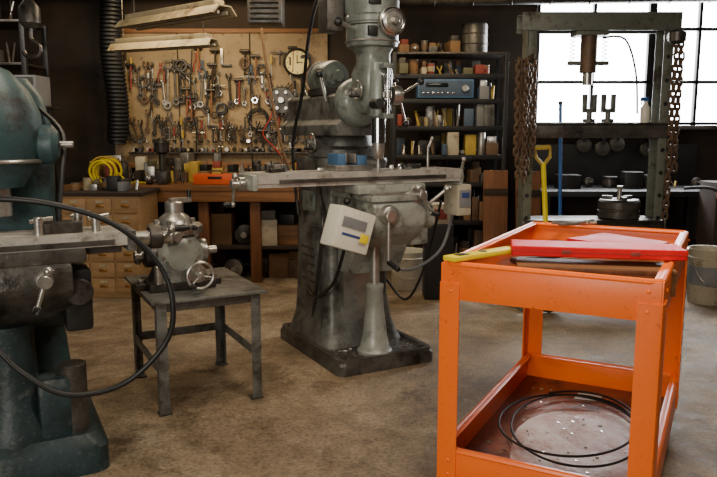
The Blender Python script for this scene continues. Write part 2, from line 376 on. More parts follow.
m.tube([(.53,-.28,.84),(.5,-.2,.6),(.4,0,.45),(.3,.15,.5),(.22,.17,.55)],.009,GREY,smooth=6)
m.tube([(.5,-.2,.9),(.46,-.1,.5),(.42,.05,.25),(.36,.2,.35),(.22,.2,.55)],.008,RUBBER,smooth=6)
m.tube([(-.31,-.5,.7),(-.3,-.35,.5),(-.25,0,.35),(-.24,.15,.4)],.009,RUBBER,smooth=6)
m.tube([(-.2,.05,1.0),(-.24,-.1,.8),(-.23,0,.5),(-.22,.1,.2)],.01,DSTEEL,smooth=6)
m.done()
v=B('machine_vise',(-.037,4.152,KZ+.001),28)
v.box((-.18,-.3,1.1),(.22,.14,.03),STEEL); v.box((-.25,-.3,1.145),(.05,.13,.06),SBLUE); v.box((-.13,-.3,1.14),(.06,.13,.05),SBLUE); v.box((-.225,-.3,1.155),(.012,.13,.05),STEEL); v.box((-.17,-.3,1.15),(.012,.13,.05),STEEL)
v.cyl((-.1,-.3,1.125),(-.03,-.3,1.125),.014,STEEL); v.cyl((-.04,-.36,1.125),(-.04,-.24,1.125),.006,STEEL)
v.done()
v=B('table_clamp_set',(-.037,4.152,KZ+.001),28)
for i in range(10):
    x=random.choice([random.uniform(.02,.42),random.uniform(-.65,-.35)]); y=-.3+random.uniform(-.08,.08); h=random.uniform(.015,.04)
    v.box((x,y,1.086+h/2),(random.uniform(.03,.09),random.uniform(.02,.04),h),random.choice([STEEL,DSTEEL,CHROME]),rot=(0,0,random.uniform(0,90)))
v.cyl((.36,-.26,1.086),(.36,-.26,1.2),.008,STEEL); v.cyl((.36,-.26,1.2),(.43,-.2,1.26),.006,STEEL)
v.cyl((.12,-.37,1.1),(.26,-.33,1.1),.014,DSTEEL)
v.done()

# ------------------------------------------------------------ steel stand + indexer
s=B('steel_stand',(-.846,3.49,0),28)
s.box((0,0,.543),(.55,.68,.014),CAST,bev=.003)
for sx in (-1,1):
    for sy in (-1,1):
        x=sx*.225;y=sy*.29
        s.box((x+sx*.02,y,.265),(.008,.05,.53),CAST); s.box((x,y+sy*.021,.265),(.045,.008,.53),CAST)
        s.box((x,y,.005),(.06,.06,.01),CASTD)
for sx in (-1,1): s.box((sx*.243,0,.22),(.008,.56,.045),CAST); s.box((sx*.243,0,.515),(.008,.6,.045),CASTD)
for sy in (-1,1): s.box((0,sy*.31,.515),(.46,.008,.045),CASTD)
s.box((0,.31,.22),(.45,.008,.045),CAST)
s.done()
d=B('rotary_indexer',(-.90,3.42,.551),28)
d.box((0,0,.02),(.32,.24,.04),DSTEEL,bev=.006)
for x in (-.18,.18): d.box((x,0,.015),(.06,.08,.03),DSTEEL); d.bolt((x,0,.03),(0,0,1),.016,STEEL)
d.loft([(.04,.13,.11,0,0,.03),(.09,.11,.095,0,0,.04),(.17,.11,.095,0,0,.05)],CAST)
d.lathe([(.095,-.15),(.11,-.13),(.115,-.05),(.11,.0),(.115,.01),(.115,.07),(.095,.09),(.04,.1)],KNEE,(0,0,.16),(0,-1,0))
for k in range(6):
    a=k*1.047; d.bolt((.085*math.cos(a),-.085,.16+.085*math.sin(a)),(0,-1,0),.01,STEEL)
d.lathe([(.13,0),(.135,.01),(.135,.035),(.125,.045),(.12,.046),(.05,.046),(.045,.03),(0,.03)],STEEL,(0,.02,.265))
d.lathe([(.09,0),(.085,.03),(.07,.05),(.045,.07),(.045,.12),(.03,.13)],STEEL,(0,.02,.295))
for k in range(6):
    a=k*1.047; d.cyl((.09*math.cos(a),.02+.09*math.sin(a),.305),(.09*math.cos(a),.02+.09*math.sin(a),.335),.013,STEEL,seg=6)
d.box((.03,.02,.425),(.12,.03,.025),STEEL,rot=(0,0,20)); d.cyl((.08,.04,.415),(.08,.04,.475),.01,BLACK)
d.wheel((.05,-.24,.09),(0,-1,0),.062,STEEL); d.cyl((.05,-.1,.09),(.05,-.24,.09),.02,STEEL); d.lathe([(.035,0),(.045,.01),(.045,.04)],STEEL,(.05,-.15,.09),(0,-1,0))
d.lathe([(.05,0),(.06,.01),(.06,.06),(.045,.07)],DSTEEL,(-.1,-.02,.17),(-1,0,0)); d.crank((-.19,-.02,.17),(-1,0,0),(0,-.6,.8),L=.1)
d.lathe([(.055,0),(.06,.01),(.06,.04),(.04,.05)],STEEL,(.1,0,.17),(1,0,0)); d.cyl((.14,0,.17),(.2,0,.17),.02,STEEL)
d.cyl((-.12,-.12,.04),(-.12,-.12,.13),.018,STEEL);d.cyl((.13,.08,.04),(.13,.08,.15),.02,DSTEEL)
d.crank((-.02,-.1,.26),(0,-1,0),(.9,0,.5),L=.09,hl=.05)
d.done()

# ------------------------------------------------------------ cart
CX,CY=.851,2.638
c=B('utility_cart',(CX,CY,0),-28)
W,L=.34,.595
def lip(b,top):   # rounded continuous rolled rim
    P=[];r=.03
    for q,(sx,sy) in enumerate(((1,1),(-1,1),(-1,-1),(1,-1))):
        for k in range(6):
            a=math.pi/2*(q+k/5); P.append((sx*(W-.008-r)+r*math.cos(a),sy*(L-.008-r)+r*math.sin(a),top-.003))
    b.tube(P,.0105,ORANGE,8,True)
for top,fl,h in ((.88,.775,.12),(.235,.12,.14)):
    t=.006
    for sx in (-1,1):
        c.box((sx*(W-t/2),0,top-h/2),(t,2*L-.01,h),ORANGE,bev=.002); c.box((sx*(W-.018),0,top-.002),(.026,2*L-.04,.008),ORANGE,bev=.003)
    for sy in (-1,1):
        c.box((0,sy*(L-t/2),top-h/2),(2*W-.01,t,h),ORANGE,bev=.002); c.box((0,sy*(L-.018),top-.002),(2*W-.04,.026,.008),ORANGE,bev=.003)
    lip(c,top)
    c.box((0,0,fl),(2*W-.01,2*L-.01,.008),TRAYG,bev=.001)
for sx in (-1,1):
    for sy in (-1,1):
        q=[(sx*(W+.006),sy*(L-.08)),(sx*(W+.006),sy*(L-.012)),(sx*(W-.0),sy*(L+.003)),(sx*(W-.015),sy*(L+.006)),(sx*(W-.068),sy*(L+.006)),(sx*(W-.068),sy*L),(sx*(W-.016),sy*L),(sx*(W-.004),sy*(L-.004)),(sx*W,sy*(L-.014)),(sx*W,sy*(L-.08))]
        c.prism(q,.71,ORANGE,'xy',.46,0)
        for z in (.2,.15,.79,.85):
            c.sph((sx*(W-.04),sy*(L+.006),z),.006,ORANGE,(1,.5,1),10); c.sph((sx*(W+.006),sy*(L-.045),z),.006,ORANGE,(.5,1,1),10)
        if sy>0:
            for k in range(6): c.box((sx*(W+.0065),sy*(L-.045),.33+k*.07),(.002,.012,.03),BLACK,bev=0)
        x=sx*(W-.06);y=sy*(L-.07)
        c.box((x,y,.112),(.09,.09,.008),DSTEEL); c.box((x-.02,y,.08),(.005,.05,.07),DSTEEL); c.box((x+.02,y,.08),(.005,.05,.07),DSTEEL)
        c.lathe([(.03,0),(.046,.003),(.05,.01),(.05,.022),(.046,.029),(.03,.032)],RUBBER,(x-.016,y,.05),(1,0,0))
c.done()
def cl(x,y):
    a=R(-28); return (CX+x*math.cos(a)-y*math.sin(a),CY+x*math.sin(a)+y*math.cos(a))
b=B('dusty_drip_sheet',(*cl(.05,-.14),.1245),-28)
pts=[]
for k in range(28):
    a=2*math.pi*k/28; pts.append((.25*math.cos(a)*(1+.06*math.sin(3*a)),.40*math.sin(a)*(1+.05*math.cos(5*a))))
b.prism(pts,.003,TRAYF,'xy',.0015,0); b.done()
b=B('paper_sheet',(*cl(-.02,.42),.1255),-10); b.prism([(-.06,-.03),(.05,-.04),(.07,.02),(-.03,.045)],.002,PAPER,'xy',.001,0); b.done()
b=B('metal_swarf',(*cl(0,0),.128),-28)
rq=random.Random(12)
for i in range(90):
    b.box((rq.uniform(-.27,.27),rq.uniform(-.52,.5),.002),(rq.uniform(.004,.02),rq.uniform(.003,.007),.003),rq.choice([STEEL,WHITED,RUST,CHROME]),rot=(0,0,rq.uniform(0,180)),bev=0)
b.done()
b=B('coiled_cable',(*cl(-.02,-.06),.135),-28)
pp=[]
for k in range(50):
    a=k*2*math.pi/21; r=.25+.05*math.sin(k*.31); pp.append((r*math.cos(a)+.03*math.sin(k*.13),r*1.4*math.sin(a)+.03*math.sin(k*.2),.004+.0007*k))
b.tube(pp,.0048,RUBBER,6,smooth=3); b.done()
b=B('wooden_box',(.79,2.325,.780),-11)
b.box((0,.0,.043),(.5,.16,.086),WOODX,bev=.003); b.box((0,-.081,.075),(.5,.006,.016),WOODZ,bev=.001); b.done()
b=B('red_level_case',(.81,2.37,.889),-11)
b.box((0,0,.018),(.56,.15,.034),RED,bev=.003,seg=1); b.box((0,0.0,.018),(.562,.1512,.002),DRED,bev=0)
b.box((-.1,-.0755,.018),(.03,.004,.014),DRED);b.box((.12,-.0755,.018),(.03,.004,.014),DRED); b.done()
b=B('red_folder',(.98,2.555,.889),-50)
b.prism([(-.17,-.11),(.15,-.12),(.12,.1),(-.16,.13)],.022,RED,'xy',.011,.003); b.done()
b=B('yellow_level',(.42,2.34,.890),38)
b.box((0,0,.008),(.32,.055,.016),YEL,bev=.003); b.cyl((0,-.015,.012),(0,.015,.012),.01,OLIVE); b.box((-.1,0,.0165),(.05,.03,.002),BLACK); b.done()
b=B('webbing_strap',(.45,2.32,.788),38)
b.tube([(-.1,0,0),(-.03,.03,0),(.03,-.02,.002),(.1,.03,0)],.008,RUBBER,smooth=5);b.done()
b=B('pry_tool',(*cl(-.14,.18),.792),20)
b.tube([(-.17,0,0),(0,.02,.0),(.12,0,.02),(.15,-.02,.05)],.011,DSTEEL,smooth=5); b.box((-.17,0,0),(.06,.04,.02),DSTEEL);b.done()
b=B('hammer',(*cl(-.2,.40),.798),55)
b.cyl((-.13,0,0),(.11,0,0),.013,WOODX); b.cyl((.12,-.06,0),(.12,.05,0),.018,DSTEEL); b.done()
b=B('slip_joint_pliers',(*cl(-.10,.575),.897),12)
b.tube([(-.14,.03,0),(-.05,.03,0),(.02,0,0),(.06,-.012,0)],.008,STEEL,smooth=5);b.tube([(-.14,-.03,0),(-.05,-.03,0),(.02,0,.006),(.06,.012,.006)],.008,STEEL,smooth=5);b.cyl((.02,0,-.008),(.02,0,.014),.014,STEEL);b.done()

# ------------------------------------------------------------ teal machine (left foreground)
t=B('horizontal_milling_machine',(-1.45,2.85,0),28)
t.loft([(0,.3,.47,0,0,.06),(.1,.3,.47,0,0,.06),(.13,.28,.45,0,0,.06),(.15,.265,.43,0,0,.06)],TEALD)
t.loft([(.14,.25,.3,0,.1,.1),(.25,.22,.25,0,.12,.09),(.5,.2,.22,0,.14,.07),(1.0,.19,.22,0,.14,.06),(1.3,.2,.24,0,.12,.06),(1.45,.17,.24,0,.12,.09),(1.52,.12,.2,0,.12,.09)],TEAL)
t.lathe([(.14,0),(.13,.06),(.1,.12),(.085,.4),(.09,.42),(.09,.45)],TEALD,(-.02,-.3,.14))
t.box((.12,-.33,.26),(.12,.16,.24),TEALD,bev=.02); t.cyl((.19,-.36,.14),(.19,-.36,.42),.05,CASTD)
t.cyl((-.02,-.3,.5),(-.02,-.3,.75),.04,STEEL)
for z in (.66,.7): t.torus((-.02,-.3,z),.075,.01,DSTEEL)
t.prism([(-.1,.5),(-.1,.84),(-.5,.84),(-.52,.74),(-.4,.62),(-.26,.55)],.3,CASTD,'yz',.05,.02)
t.box((.22,-.35,.68),(.1,.18,.24),BLACK,bev=.02); t.cyl((.22,-.44,.72),(.22,-.48,.72),.05,DSTEEL)
t.box((0,-.35,.86),(.5,.3,.05),CASTD,bev=.01)
t.prism([(-.48,.885),(-.48,.935),(-.42,.935),(-.42,.92),(-.40,.92),(-.40,.935),(-.34,.935),(-.34,.92),(-.32,.92),(-.32,.935),(-.25,.935),(-.25,.885)],1.0,GROUND,'yz',-.1,0)
t.box((-.1,-.365,.872),(.96,.2,.03),DSTEEL); t.box((-.1,-.484,.90),(.9,.008,.02),CASTD)
t.box((.415,-.365,.9),(.035,.24,.08),CAST,bev=.01)
t.cyl((.43,-.365,.89),(.52,-.365,.89),.03,STEEL); t.cyl((.5,-.365,.89),(.55,-.365,.89),.045,DSTEEL); t.crank((.57,-.365,.89),(1,0,0),(0,-.9,.4),L=.11)
t.cyl((.1,-.5,.79),(.1,-.56,.79),.03,STEEL); t.crank((.1,-.58,.79),(0,-1,0),(-.3,0,-.9),L=.1)
t.lathe([(.09,0),(.1,.02),(.16,.1),(.175,.2),(.165,.28),(.13,.36),(.07,.43),(.03,.45)],TEAL,(-.02,-.22,1.1))
t.cyl((-.02,-.22,1.5),(-.02,-.22,1.62),.03,STEEL)
t.lathe([(.06,0),(.075,.02),(.075,.06),(.05,.08)],TEAL,(.12,-.25,1.26),(1,-.2,0)); t.cyl((.2,-.27,1.26),(.25,-.28,1.26),.013,STEEL)
t.torus((-.02,-.22,1.2),.165,.008,STEEL); t.cyl((-.02,-.22,.99),(-.02,-.22,1.12),.045,STEEL)
t.tube([(.15,-.1,1.4),(.22,-.2,1.3),(.2,-.3,1.15),(.17,-.36,.95)],.009,RUBBER,smooth=6)
for x,y in ((.1,-.42),(.25,-.3),(.3,-.4)): 
    t.cyl((x,y,.93),(x,y,1.0),.016,STEEL); t.cyl((x-.03,y,.985),(x+.05,y,.995),.008,STEEL)
t.box((.17,-.37,.955),(.16,.1,.04),DSTEEL)
t.done()
h=B('air_hose')
hp=[(-1.75,2.45,1.02),(-1.45,2.2,1.07),(-1.15,2.17,1.10),(-.94,2.2,1.075),(-.775,2.25,1.0),(-.66,2.3,.86),(-.625,2.3,.72),(-.66,2.3,.59),(-.79,2.25,.47),(-.95,2.18,.46),(-1.08,2.15,.55),(-1.2,2.15,.67),(-1.45,2.2,.78),(-1.75,2.4,.85)]
h.tube(hp,.0095,RUBBER,10,smooth=7); h.done()

# ------------------------------------------------------------ workbench & back wall stuff
w=B('workbench')
w.box((-1.35,6.45,.84),(2.4,.9,.05),WOODX); w.box((-1.35,6.03,.77),(2.4,.04,.1),WOODX)
for x in (-2.5,-1.35,-.9,-.3):
    for y in (6.1,6.85): w.box((x,y,.41),(.09,.09,.82),WOODZ)
w.box((-1.35,6.5,.3),(2.3,.75,.03),DWOOD)
w.done()
p=B('pegboard'); p.box((-1.35,6.97,1.62),(2.1,.02,1.3),PEG,bev=.002); p.box((-1.35,6.95,.99),(2.1,.06,.05),WOODX);p.box((-1.35,6.95,2.28),(2.1,.03,.04),WOODX)
for x in (-1.75,-1.05): p.box((x,6.957,1.62),(.012,.004,1.3),DWOOD,bev=0)
p.done()
def wrench(b,x,z,Ln,a,m,y=6.93):
    M=Matrix.Translation((x,y,z))@Matrix.Rotation(R(a),4,'Y')
    P=lambda q:tuple(M@Vector(q))
    b.cyl(P((0,0,-Ln*.42)),P((0,0,Ln*.42)),.008+Ln*.009,m,seg=8); r=.012+Ln*.045
    b.torus(P((0,0,-Ln*.45)),r,r*.4,m,(0,1,0),12,6)
    for s_ in (-1,1): b.cyl(P((s_*.004,0,Ln*.42)),P((s_*r,0,Ln*.42+r*.9)),r*.45,m,seg=6); b.cyl(P((s_*r,0,Ln*.42+r*.9)),P((s_*r*.8,0,Ln*.42+r*2)),r*.4,m,seg=6)
    b.cyl(P((0,-.02,Ln*.40)),P((0,.03,Ln*.40)),.004,STEEL,seg=6)
b=B('hanging_wrenches')
DK=[DSTEEL,DSTEEL,RUST,CASTD,STEEL,BLACK,CAST]
for i in range(15): wrench(b,-2.12+random.uniform(-.015,.015)+i*.055,1.74+random.uniform(-.06,.06),random.uniform(.16,.40),random.uniform(-7,7),random.choice(DK))
for i in range(26): wrench(b,-1.35+i*.038+random.uniform(-.02,.02),1.34+random.uniform(-.06,.06),random.uniform(.06,.16),random.uniform(-14,14),random.choice(DK))
for i in range(12): wrench(b,-1.25+i*.07,1.66+random.uniform(-.1,.1),random.uniform(.1,.3),random.uniform(-25,25),random.choice(DK+[CHROME]))
for i in range(12): wrench(b,-2.3+i*.06,1.38+random.uniform(-.06,.06),random.uniform(.08,.2),random.uniform(-16,16),random.choice(DK))
b.done()
b=B('hanging_hand_tools')
for i in range(84):
    x=random.uniform(-2.28,-.4); z=random.choice([1.5,1.42,1.9,2.0,1.27,1.6,1.78,1.35])+random.uniform(-.06,.06); k=random.randrange(7)
    if k==0:
        b.cyl((x,6.92,z-.14),(x+.01,6.92,z+.08),.010,random.choice([WOODX,DWOOD,DRED])); b.cyl((x-.045,6.92,z+.09),(x+.045,6.92,z+.09),.016,DSTEEL)
    elif k==1:
        b.cyl((x,6.92,z),(x,6.92,z+.08),.012,random.choice([DRED,BLACK,DYEL,DWOOD,DBLUE])); b.cyl((x,6.92,z),(x,6.92,z-.12),.005,STEEL)
    elif k==2:
        mm=random.choice([DRED,DSTEEL,DSTEEL,DBLUE])
        for s_ in (-1,1): b.tube([(x+s_*.03,6.92,z-.1),(x+s_*.028,6.92,z-.02),(x,6.92,z+.04),(x-s_*.012,6.92,z+.09)],.007,mm,smooth=4)
    elif k==3:
        q=random.uniform(.03,.07); b.tube([(x+q*.6,6.92,z+q),(x-q*.5,6.92,z+q),(x-q*.5,6.92,z-q),(x+q*.6,6.92,z-q)],.009,DSTEEL,6); b.cyl((x+q*.6,6.92,z-q*1.7),(x+q*.6,6.92,z+q*.3),.007,STEEL,seg=8); b.cyl((x+q*.2,6.92,z-q*1.7),(x+q,6.92,z-q*1.7),.004,STEEL,seg=6)
    elif k==4:
        q=random.uniform(.025,.055); b.torus((x,6.92,z),q,q*.25,random.choice(DK),(0,1,0),18,6); b.cyl((x,6.96,z+q),(x,6.9,z+q),.004,STEEL,seg=6)
    elif k==5:
        q=random.uniform(.05,.1); b.cyl((x-q,6.92,z+.03),(x+q,6.92,z+.03),.007,STEEL,seg=8); b.cyl((x,6.92,z+.03),(x,6.92,z-.09),.009,DSTEEL,seg=8); b.box((x,6.92,z+.03),(.04,.02,.03),DSTEEL)
    else:
        b.box((x,6.94,z),(.02,.006,.16),STEEL,bev=.001); b.box((x+.04,6.935,z-.075),(.1,.014,.02),DSTEEL,bev=.001); b.cyl((x,6.96,z+.06),(x,6.92,z+.06),.004,STEEL,seg=6)
for i in range(26):
    x=-2.2+i*.07; b.cyl((x,6.96,1.15+random.uniform(-.01,.01)),(x,6.9,1.15),random.uniform(.014,.028),random.choice([DSTEEL,CHROME,STEEL,BLACK]))
for i in range(26):
    x=-2.2+i*.066; b.cyl((x,6.96,1.23+random.uniform(-.015,.015)),(x,6.91,1.23),random.uniform(.01,.022),random.choice([DSTEEL,CHROME,BLACK]))
b.box((-1.3,6.93,1.115),(1.9,.08,.015),DSTEEL)
for j in range(40):
    b.box((random.uniform(-2.2,-.4),6.92,1.123+.02),(random.uniform(.02,.05),.05,random.uniform(.02,.05)),random.choice(DK+[WHITED,DRED]))
for (x,z,rr_) in ((-.98,1.45,.1),(-.5,1.5,.09)):
    for j in range(3): b.torus((x,6.93-j*.012,z-.01*j),rr_-.006*j,.006,RUBBER,(0,1,.05),24,6)
b.tube([(-.9,6.92,1.7),(-.84,6.9,1.5),(-.93,6.9,1.3),(-.8,6.88,1.15),(-.7,6.8,1.0),(-.75,6.7,.9)],.006,LABEL,smooth=6)
b.tube([(-1.6,6.92,2.1),(-1.62,6.9,1.7),(-1.58,6.9,1.3),(-1.6,6.9,1.0)],.006,RUBBER,smooth=6)
b.done()
b=B('wall_clock',(-.59,6.95,1.98)); b.lathe([(.11,0),(.13,.005),(.137,.03),(.118,.045),(.112,.035),(0,.035)],DSTEEL,(0,0,0),(0,-1,0)); b.lathe([(.11,.0),(.11,.003),(0,.003)],DIAL,(0,-.036,0),(0,-1,0))
b.box((0,-.042,.03),(.008,.003,.08),BLACK);b.box((.025,-.042,.0),(.06,.003,.008),BLACK)
for k in range(12):
    a=k*.5236; b.box((.095*math.cos(a),-.041,.095*math.sin(a)),(.016,.002,.005),BLACK,rot=(0,-math.degrees(a),0),bev=0)
b.done()
b=B('gear_wheel',(-.74,6.86,1.62)); b.lathe([(.05,0),(.12,0),(.13,.01),(.13,.04),(.12,.05),(.05,.05)],CASTD,(0,.05,0),(0,-1,0))
for k in range(20):
    a=k*math.pi/10; b.box((.135*math.cos(a),.025,.135*math.sin(a)),(.03,.04,.016),DSTEEL,rot=(0,-math.degrees(a),0))
for k in range(6):
    a=k*1.047; b.cyl((.085*math.cos(a),0,.085*math.sin(a)),(.085*math.cos(a),-.03,.085*math.sin(a)),.018,STEEL)
b.cyl((0,.1,0),(0,-.06,0),.03,STEEL); b.done()

def clutter(b,x0,x1,yc,z,hmax,seed,cols=None,dx=(.04,.13),depth=.2,bright=True):
    rr=random.Random(seed); cols=cols or DULL; ST=STEEL if bright else DSTEEL
    x=x0
    while x<x1:
        wd=rr.uniform(*dx); h=rr.uniform(.35,1)*hmax; y=yc+rr.uniform(-.4,.1)*depth; mm=rr.choice(cols); k=rr.random(); cx=x+wd/2
        if cx+wd/2>x1: break
        if k<.52:
            dd=min(depth,rr.uniform(.08,.25)); b.box((cx,y,z+h/2),(wd*.95,dd,h),mm,rot=(0,0,rr.uniform(-12,12)))
            if rr.random()<.7 and h<hmax*.75:
                h2=rr.uniform(.2,.35)*hmax; b.box((cx,y,z+h+h2/2),(wd*.7,dd*.7,h2),rr.choice(cols),rot=(0,0,rr.uniform(-25,25)))
        elif k<.68:
            r=wd*.45; b.lathe([(r*.95,0),(r,.004),(r,h-.01),(r*.93,h-.004),(r*.93,h)],mm,(cx,y,z),seg=18); b.torus((cx,y,z+h*.97),r*.96,.003,ST,seg=16,ts=5)
            if rr.random()<.5: b.lathe([(r*1.01,0),(r*1.01,h*.45)],rr.choice(cols),(cx,y,z+h*.25),seg=18)
        elif k<.71:
            r=min(wd*.4,.04); b.lathe([(r,0),(r,h*.6),(r*.4,h*.8),(r*.35,h),(0,h)],mm,(cx,y,z),seg=14)
        elif k<.85:
            r=min(wd*.45,h*.5); b.lathe([(r*.5,-.04),(r,-.03),(r,.03),(r*.6,.04)],rr.choice([DSTEEL,ST,RUST]),(cx,y,z+r),(rr.uniform(-.3,.3),-1,0),18); b.cyl((cx,y-.07,z+r),(cx,y+.06,z+r),r*.3,ST)
        else:
            for q in range(3): 
                b.cyl((cx+rr.uniform(-.02,.02),y,z),(cx+rr.uniform(-.04,.04),y+.03,z+h*rr.uniform(.7,1.0)),rr.uniform(.005,.012),rr.choice([DSTEEL,ST,RUST,DYEL]),seg=8)
        x+=wd+rr.uniform(0,.01)
b=B('bench_clutter')
clutter(b,-1.98,-1.5,6.3,.866,.16,3,dx=(.04,.1)); clutter(b,-1.0,-.2,6.2,.866,.17,4,dx=(.04,.1)); clutter(b,-2.45,-.2,6.5,.866,.22,19,dx=(.04,.11)); clutter(b,-2.45,-.2,6.78,.866,.24,9,dx=(.04,.12))
b.done()
b=B('underbench_clutter'); clutter(b,-1.55,-.4,6.3,.316,.36,5,[BROWN,BLACK,CAST,DSTEEL,RUST,WOODX,WHITED],(.1,.24)); clutter(b,-1.5,-.4,6.35,.0,.26,15,[BROWN,BLACK,CASTD,DSTEEL,RUST],(.12,.25)); b.done()
b=B('orange_tool_case',(-1.24,6.12,.866)); b.box((0,0,.045),(.38,.14,.09),ORG2,bev=.01); b.box((0,-.072,.06),(.12,.006,.02),BLACK); b.tube([(-.05,0,.09),(-.04,0,.115),(.04,0,.115),(.05,0,.09)],.006,BLACK); b.done()
b=B('yellow_extension_cord',(-2.2,6.2,.866))
rq=random.Random(5)
for j in range(9):
    b.torus((rq.uniform(-.03,.03),-.05-.012*j+rq.uniform(-.02,.02),.12+rq.uniform(-.02,.02)),.095+rq.uniform(-.015,.015),.009,YEL if j%3 else DYEL,(rq.uniform(-.3,.3),-1,rq.uniform(-.2,.3)),24,6)
b.tube([(.1,-.08,.1),(.2,-.1,.02),(.28,-.06,.012),(.36,-.12,.012)],.009,YEL,smooth=5); b.cyl((.36,-.12,.014),(.42,-.14,.014),.014,BLACK)
b.done()
b=B('bench_grinder_lamp',(-1.7,6.1,.866)); b.box((0,0,.06),(.1,.12,.12),CASTD,bev=.02); b.cyl((0,0,.12),(0,0,.3),.03,DSTEEL); b.lathe([(.03,0),(.06,.02),(.065,.1),(.03,.14)],DSTEEL,(0,0,.26)); b.done()
b=B('drawer_cabinet',(-2.03,5.73,0))
b.box((0,0,.41),(.62,.5,.82),WOODT,bev=.006); b.box((0,0,.83),(.66,.52,.03),DWOOD)
for r_ in range(6):
    for k in range(3):
        b.box((-.2+k*.2,-.255,.1+r_*.128),(.18,.016,.112),WOODT,bev=.004); b.box((-.2+k*.2,-.265,.1+r_*.128),(.06,.012,.02),BRASS); b.box((-.2+k*.2,-.264,.135+r_*.128),(.06,.003,.02),CREAM,bev=0)
b.done()
b=B('drawer_cabinet_clutter',(-2.03,5.73,0)); clutter(b,-.3,.3,0,.847,.12,41,dx=(.05,.12)); b.done()

b=B('storage_rack',(-3.2,5.9,0))
for x in (-.55,.55):
    for y in (-.2,.2): b.box((x,y,1.1),(.04,.04,2.2),BLACK)
RZ=(.3,.75,1.15,1.5,1.85,2.18)
for z in RZ: b.box((0,0,z),(1.1,.44,.02),DSTEEL)
b.done()
b=B('rack_clutter',(-3.2,5.9,0))
for i,z in enumerate(RZ): clutter(b,-.5,.52,-.05,z+.012,.28 if i<4 else .22,60+i,[BLACK,DSTEEL,GREY,BROWN,CASTD,WHITED,RUST,CAST],(.06,.18))
b.done()
b=B('bench_power_supply',(-2.55,5.4,0)) 
b.box((0,0,1.62),(.34,.25,.22),GREY,bev=.008); b.box((0,-.128,1.63),(.3,.006,.17),CASTD)
for k in range(4): b.cyl((-.11+k*.07,-.13,1.58),(-.11+k*.07,-.15,1.58),.016,BLACK)
b.lathe([(.04,0),(.04,.01),(0,.01)],CREAM,(-.06,-.13,1.66),(0,-1,0)); b.lathe([(.04,0),(.04,.01),(0,.01)],CREAM,(.06,-.13,1.66),(0,-1,0))
b.box((0,.12,.75),(.05,.05,1.5),BLACK); b.box((0,.05,1.5),(.4,.3,.02),BLACK); b.box((0,.05,.01),(.4,.35,.02),BLACK)
b.done()
b=B('ventilation_hose',(-2.3,6.75,0))
for k in range(38): b.torus((.02*math.sin(k*.2),0,1.25+k*.037),.085,.019,RUBBER,seg=18,ts=6)
b.cyl((0,0,1.2),(0,0,2.68),.078,RUBBER)
b.done()

def fixture(p1,p2,w_):
    p1,p2=Vector(p1),Vector(p2); mid=(p1+p2)/2; dd=p2-p1; Ln=dd.length; rz=math.degrees(math.atan2(dd.y,dd.x))
    b=B('fluorescent_light_fixture',mid,rz)
    b.prism([(-w_,0),(-w_*.5,.06),(w_*.5,.06),(w_,0),(w_*.9,-.002),(w_*.45,.05),(-w_*.45,.05),(-w_*.9,-.002)],Ln,CREAM,'yz',0,0)
    for y in (-.04,.04): b.cyl((-Ln*.48,y,.015),(Ln*.48,y,.015),.014,WHITED)
    b.box((0,0,.08),(Ln*.9,.09,.04),CREAM)
    for x in (-Ln*.4,Ln*.4): b.cyl((x,0,.09),(x,0,CZ-mid.z),.004,DSTEEL,seg=6)
    return b.done()
fixture((-1.8,5.6,2.1),(-.9,4.9,2.1),.11)
fixture((-2.1,6.2,2.0),(-1.16,5.8,2.0),.09)
b=B('unit_heater',(-.66,5.2,0)); b.box((0,0,2.2),(.24,.24,.26),CASTD,bev=.01)
for k in range(6): b.box((0,-.125,2.1+k*.036),(.2,.01,.018),DSTEEL,rot=(25,0,0))
b.cyl((0,0,2.32),(0,0,CZ),.02,BLACK); b.done()
b=B('hanging_power_cord'); b.tube([(-.78,5.6,CZ),(-.76,5.6,2.2),(-.7,5.6,1.7),(-.62,5.6,1.25),(-.56,5.7,1.0),(-.55,6.0,.92),(-.55,6.04,.88)],.011,BROWN,smooth=5); b.done()
b=B('hoist_hook',(-1.95,4.3,0)); b.cyl((0,0,2.0),(0,0,CZ),.012,BLACK); b.lathe([(.03,0),(.06,.03),(.06,.12),(.03,.16)],CASTD,(0,0,1.92)); b.tube([(0,0,1.92),(0,0,1.86),(.05,0,1.81),(.03,0,1.76),(-.03,0,1.76),(-.05,0,1.79)],.014,DSTEEL,smooth=5)
b.tube([(0,0,2.5),(-.2,0,2.3),(-.3,0,2.1),(-.5,0,2.2),(-.6,0,CZ)],.014,RUBBER,smooth=6); b.done()
b=B('overhead_duct'); b.cyl((-.2,6.2,2.44),(3.8,5.9,2.44),.07,DSTEEL)
for k in range(12): b.torus((0+k*.32,6.185-k*.024,2.44),.072,.006,DSTEEL,(4,-.3,0),20,6)
for x in (.6,2.2): b.cyl((x,6.1,2.5),(x,6.1,CZ),.006,DSTEEL)
b.done()

